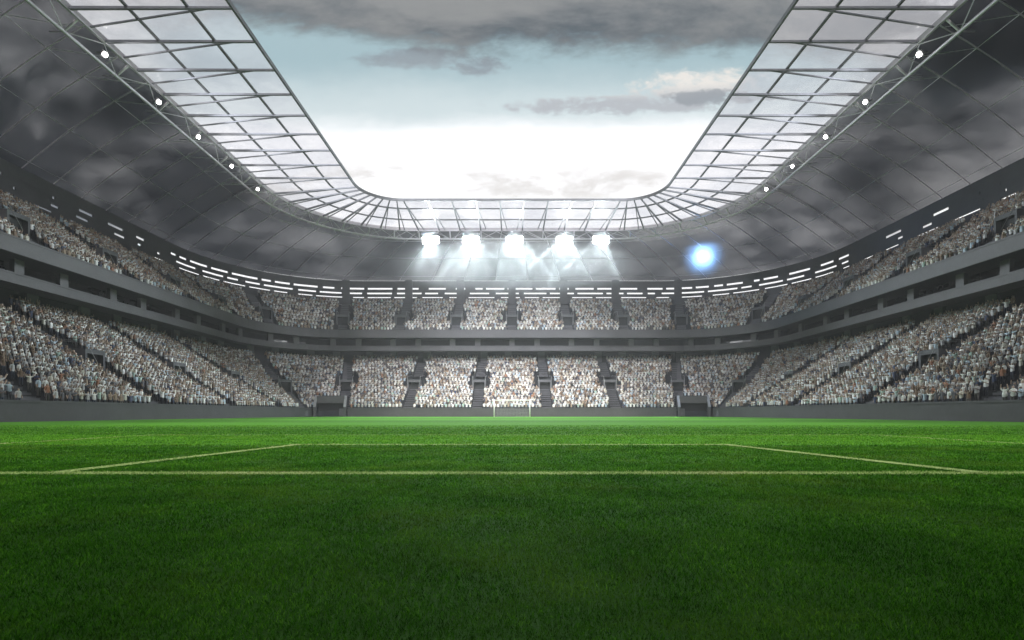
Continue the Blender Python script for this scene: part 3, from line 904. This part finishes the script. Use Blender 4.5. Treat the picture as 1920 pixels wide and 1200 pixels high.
for part, nm in (('left', 'left'), ('right', 'right')):
    rows = {}
    for yv, si in cand[part]:
        if si in single: rows.setdefault(seats[si][6], []).append((yv, si))
    for k, lst in rows.items():
        lst.sort()
        for j, (yv, si) in enumerate(lst):
            x, y, z, nx, ny, tier, row, _ = seats[si]
            pose = random.choices(POSES, (5, 2, 3, 1.5, 1, .5))[0]; s_i = int(rng.choice(len(SHIRTS), p=wS))
            me = person_mesh(pose, s_i, int(rng.choice(3, p=(.5, .35, .15))), random.randrange(3), random.randrange(3))
            o = bpy.data.objects.new('person', me); COL.objects.link(o)
            sc = random.uniform(.94, 1.06)
            o.location = (x+random.uniform(-.04, .04), y+random.uniform(-.05, .05), z); o.scale = (sc, sc, sc)
            o.rotation_euler = (0, 0, math.atan2(-ny, -nx)-math.pi/2+random.uniform(-.3, .3))
            tag(o, 'spectator in %s top, %s, %s row, %s stand, %s from picture edge' % (SHIRTS[s_i][0], pose_words[pose], ORD[k], nm, ORD1[j] if j < len(ORD1) else 'far'), 'person', 'spectators standing in the %s stand' % nm)

# everyone else as one mass
rest = [s for i, s in enumerate(seats) if i not in single]
pose_i = rng.choice(len(POSES), size=len(rest), p=np.array([5, 2, 3, 1.5, 1, .5])/13.0)
n_shirt, n_sk, n_h, n_t = len(SHIRTS), 3, 3, 3
mats = mS + mK + mH + mT + [mShoe]
VV, QQ, TT, MQ, MT_ = [], [], [], [], []
voff = 0
arr = np.array([(s[0], s[1], s[2], s[3], s[4]) for s in rest], float)
for pi, ps in enumerate(POSES):
    me, idx = fig_lo[ps]; idx = np.array(idx)
    co = np.zeros(len(me.vertices)*3, np.float32); me.vertices.foreach_get('co', co); co = co.reshape(-1, 3)
    quads = np.array([list(p.vertices) for p in me.polygons if len(p.vertices) == 4]); qi = np.array([i for i, p in enumerate(me.polygons) if len(p.vertices) == 4])
    tris = np.array([list(p.vertices) for p in me.polygons if len(p.vertices) == 3]).reshape(-1, 3); ti = np.array([i for i, p in enumerate(me.polygons) if len(p.vertices) == 3], int)
    A = arr[pose_i == pi]; n = len(A)
    ang = np.arctan2(-A[:, 4], -A[:, 3])-math.pi/2+rng.uniform(-.35, .35, n); sc = rng.uniform(.92, 1.06, n)
    ca, sa = np.cos(ang)*sc, np.sin(ang)*sc
    P = np.empty((n, len(co), 3), np.float32)
    P[:, :, 0] = A[:, 0:1]+rng.uniform(-.025, .025, (n, 1))+ca[:, None]*co[None, :, 0]-sa[:, None]*co[None, :, 1]
    P[:, :, 1] = A[:, 1:2]+rng.uniform(-.025, .025, (n, 1))+sa[:, None]*co[None, :, 0]+ca[:, None]*co[None, :, 1]
    P[:, :, 2] = A[:, 2:3]+sc[:, None]*co[None, :, 2]
    base = voff+np.arange(n)[:, None, None]*len(co)
    VV.append(P.reshape(-1, 3)); voff += n*len(co)
    sh = rng.choice(n_shirt, size=n, p=wS); sk = n_shirt+rng.choice(3, size=n, p=(.5, .35, .15)); hh = n_shirt+3+rng.integers(0, 3, n); tt = n_shirt+6+rng.integers(0, 3, n)
    table = np.stack([sh, sk, hh, tt, np.full(n, n_shirt+9)], 1)
    QQ.append((base+quads[None]).reshape(-1, 4)); MQ.append(table[:, idx[qi]].reshape(-1))
    if len(tris):
        TT.append((base+tris[None]).reshape(-1, 3)); MT_.append(table[:, idx[ti]].reshape(-1))
faces = [np.concatenate(QQ)] + ([np.concatenate(TT)] if TT else [])
midx = np.concatenate(MQ+MT_)
crowd = np_mesh('crowd', np.concatenate(VV), faces, mats, midx)
tag(crowd, 'dense crowd in pale tops filling both tiers of the stands', 'crowd', kind='stuff')
print('SEATS', len(seats), 'single', len(single), 'crowd faces', len(crowd.data.polygons))
for d_ in (fig_hi, fig_lo):
    for me, _ in d_.values(): bpy.data.meshes.remove(me)

# ------------------------------------------------------------------ world: sky and clouds
w = bpy.data.worlds.new('World'); scene.world = w; w.use_nodes = True
nt = w.node_tree; E.nt = nt; nt.nodes.clear()
SUN_EL, SUN_AZ = 47.0, 180.0          # the sun stands high behind the camera, seen through thin cloud
sky = nt.nodes.new('ShaderNodeTexSky'); sky.sky_type = 'NISHITA'; sky.sun_disc = False
sky.sun_elevation = R_(SUN_EL); sky.sun_rotation = R_(SUN_AZ); sky.air_density = 1.0; sky.dust_density = 2.0
tc = nt.nodes.new('ShaderNodeTexCoord')
sp = nt.nodes.new('ShaderNodeSeparateXYZ'); nt.links.new(tc.outputs['Generated'], sp.inputs[0])
X, Y, Z = E(sp.outputs[0]), E(sp.outputs[1]), E(sp.outputs[2])
yy = E.mk('MAXIMUM', Y, 0.12)
U = X/yy; V = Z/yy
Vf = E.mk('MINIMUM', V, 4.0)
vec = combine(U*1.0, Vf*2.6, 1.3)
n1 = noise(vec, 3.0, 9, 0.6, 0.25)
n2 = noise(combine(U*1.0, Vf*2.2, 3.7), 9.0, 6, 0.62, 0.2)
n4 = noise(combine(U*1.0, Vf*1.7, 5.1), 24.0, 8, 0.65, 0.1)
nn = (n1-0.5)*1.0 + (n2-0.5)*0.4 + (n4-0.5)*0.25
sc_sky = nt.nodes.new('ShaderNodeVectorMath'); sc_sky.operation = 'SCALE'; nt.links.new(sky.outputs[0], sc_sky.inputs[0]); sc_sky.inputs['Scale'].default_value = 0.10
sky_c = sc_sky.outputs[0]
# blue band: thin veil over the clear sky
blue = mixc(0.9, sky_c, (0.42, 0.575, 0.62))
c = mixc(smooth(0.67, 0.57, V + nn*0.06), blue, (0.66, 0.76, 0.79))
c = mixc(smooth(0.575, 0.515, V + nn*0.06), c, (1.15, 1.15, 1.17))
# low grey puffs in the white
puff = smooth(0.50, 0.66, n2*0.6+n1*0.5) * smooth(0.38, 0.42, V) * smooth(0.49, 0.44, V)
c = mixc(puff*0.8, c, (0.72, 0.69, 0.67))
# white cumulus to the right
def blob(u0, v0, hu, hv, k=0.8):
    du = (U-u0)/hu; dv = (V-v0)/hv
    return 1.0 - (du*du+dv*dv) + (n2-0.5)*4*k + (n1-0.5)*1.4*k + (n4-0.5)*3*k
cu = E.mk('MAXIMUM', blob(0.37, 0.612, 0.15, 0.042), blob(0.20, 0.578, 0.26, 0.020))
cu_m = smooth(0.0, 0.9, cu)
c = mixc(cu_m, c, mixc(smooth(0.585, 0.625, V + nn*0.06), (0.50, 0.53, 0.57), (0.86, 0.83, 0.79)))
dk = smooth(0.0, 0.7, blob(0.40, 0.592, 0.12, 0.018))
c = mixc(dk*0.8, c, (0.30, 0.33, 0.37))
lw = smooth(0.1, 1.1, E.mk('MAXIMUM', blob(-0.19, 0.668, 0.15, 0.024, 0.55), blob(-0.06, 0.652, 0.06, 0.02, 0.8)))
c = mixc(lw*0.85, c, mixc(n2, (0.20, 0.25, 0.31), (0.36, 0.39, 0.42)))
# dark deck of cloud above
deck = smooth(0.650, 0.702, V + nn*0.14 + E.mk('MINIMUM', U+0.1, 0.0)*0.12)
deck_c = mixc(smooth(0.38, 0.66, n1*0.8+n2*0.25 + (V-0.69)*0.9), (0.10, 0.125, 0.15), (0.29, 0.30, 0.305))
c = mixc(deck, c, deck_c)
# greyer towards both sides: storm cloud with dark and pale folds
n3 = noise(combine(U*1.0, Vf*1.5, 8.2), 3.2, 6, 0.55, 0.5)
side_m = smooth(0.52, 0.80, E.mk('ABSOLUTE', U))
side_c = mixc(smooth(0.40, 0.62, n3), (0.10, 0.12, 0.15), mixc(smooth(0.72, 0.85, E.mk('ABSOLUTE', U)), (0.80, 0.80, 0.80), (1.15, 1.15, 1.15)))
side_c = mixc(smooth(0.36, 0.30, V), side_c, (0.95, 0.95, 0.95))
c = mixc(side_m*0.9, c, side_c)
# overhead and behind: heavy cloud
c = mixc(smooth(0.72, 0.90, Z), c, (0.085, 0.095, 0.11))
c = mixc(smooth(0.15, -0.10, Y), c, (0.09, 0.095, 0.11))
bg = nt.nodes.new('ShaderNodeBackground'); nt.links.new(c, bg.inputs[0]); bg.inputs[1].default_value = 1.0
out = nt.nodes.new('ShaderNodeOutputWorld'); nt.links.new(bg.outputs[0], out.inputs[0])

sun = bpy.data.lights.new('sun', 'SUN'); sun.energy = 5.0; sun.angle = R_(9); sun.color = (1.0, 0.97, 0.92)
so_ = bpy.data.objects.new('sun', sun); COL.objects.link(so_)
sd = Vector((0, -math.cos(R_(SUN_EL)), math.sin(R_(SUN_EL))))
so_.rotation_euler = (-sd).to_track_quat('-Z', 'Y').to_euler(); so_.location = (0, -100, 120)

# ------------------------------------------------------------------ haze
HAZE = 0.0007
SMOKE = 0.036
GLOW_PUFF = 0.10
if HAZE:
    mb = MB(); mb.box((-410, -310, -1.0), (410, 510, 46.0)); hz = mb.build('haze', []); tag(hz, kind='stuff')
    m = bpy.data.materials.new('haze_air'); m.use_nodes = True; nt = m.node_tree; nt.nodes.clear()
    pv = nt.nodes.new('ShaderNodeVolumePrincipled'); pv.inputs['Color'].default_value = (0.93, 0.95, 0.97, 1)
    pv.inputs['Density'].default_value = HAZE; pv.inputs['Anisotropy'].default_value = 0.1
    o = nt.nodes.new('ShaderNodeOutputMaterial'); nt.links.new(pv.outputs[0], o.inputs['Volume'])
    hz.data.materials.append(m)

# smoke under the far roof, with puffs added to give each lamp a glow
mb = MB(); mb.box((-32, 106.0, 24.9), (52, 127, 38.4)); smk = mb.build('smoke', []); tag(smk, kind='stuff')
m = bpy.data.materials.new('smoke_with_glow_puffs'); m.use_nodes = True; nt = m.node_tree; nt.nodes.clear(); E.nt = nt
tc = nt.nodes.new('ShaderNodeTexCoord'); sp = nt.nodes.new('ShaderNodeSeparateXYZ'); nt.links.new(tc.outputs['Object'], sp.inputs[0])
sx_, sy_, sz_ = E(sp.outputs[0]), E(sp.outputs[1]), E(sp.outputs[2])
puffs = None
for (qx, qy, qz, qr) in [(x_, 110.9, KZ-2.4, 3.2) for x_ in big_x] + [(42.9, 119.6, 35.9, 6.5)]:
    e1 = (sx_-qx)/qr; e2 = (sy_-qy)/qr; e3 = (sz_-qz)/qr
    g = smooth(1.0, 0.0, E.mk('SQRT', e1*e1+e2*e2+e3*e3))
    g = g*g
    if qx > 40: g = g*6.0  # denser puff added for the halo round the made-up blue lamp
    puffs = g if puffs is None else puffs+g
a1 = (sx_-0.0)/31.0; a2 = (sy_-112.5)/6.0; a3 = (sz_-31.6)/6.6
fall = smooth(1.0, 0.35, a1*a1+a2*a2+a3*a3)
nz = smooth(0.38, 0.68, noise(tc.outputs['Object'], 0.16, 4, 0.6, 0.5))
den = fall*(nz*0.6+0.4)*SMOKE + puffs*GLOW_PUFF
pv = nt.nodes.new('ShaderNodeVolumePrincipled'); pv.inputs['Color'].default_value = (0.9, 0.95, 0.97, 1); pv.inputs['Anisotropy'].default_value = 0.1
nt.links.new(den.s, pv.inputs['Density'])
o = nt.nodes.new('ShaderNodeOutputMaterial'); nt.links.new(pv.outputs[0], o.inputs['Volume'])
smk.data.materials.append(m)

# ------------------------------------------------------------------ camera and render settings
cam = bpy.data.cameras.new('camera'); co = bpy.data.objects.new('camera', cam); COL.objects.link(co)
co.location = (0, 0, EYE); co.rotation_euler = (R_(90), 0, 0)
cam.sensor_width = 36; cam.lens = 36*F/1920; cam.shift_y = 175/1920; cam.clip_start = 0.05; cam.clip_end = 6000
scene.camera = co
scene.view_settings.view_transform = 'Standard'; scene.view_settings.look = 'None'
scene.view_settings.exposure = 0.0; scene.view_settings.gamma = 1.0
cy = scene.cycles
cy.max_bounces = 6; cy.diffuse_bounces = 3; cy.glossy_bounces = 2; cy.transparent_max_bounces = 12; cy.volume_bounces = 0
cy.sample_clamp_indirect = 4.0; cy.caustics_reflective = False; cy.caustics_refractive = False
cy.use_denoising = True
cy.use_adaptive_sampling = True
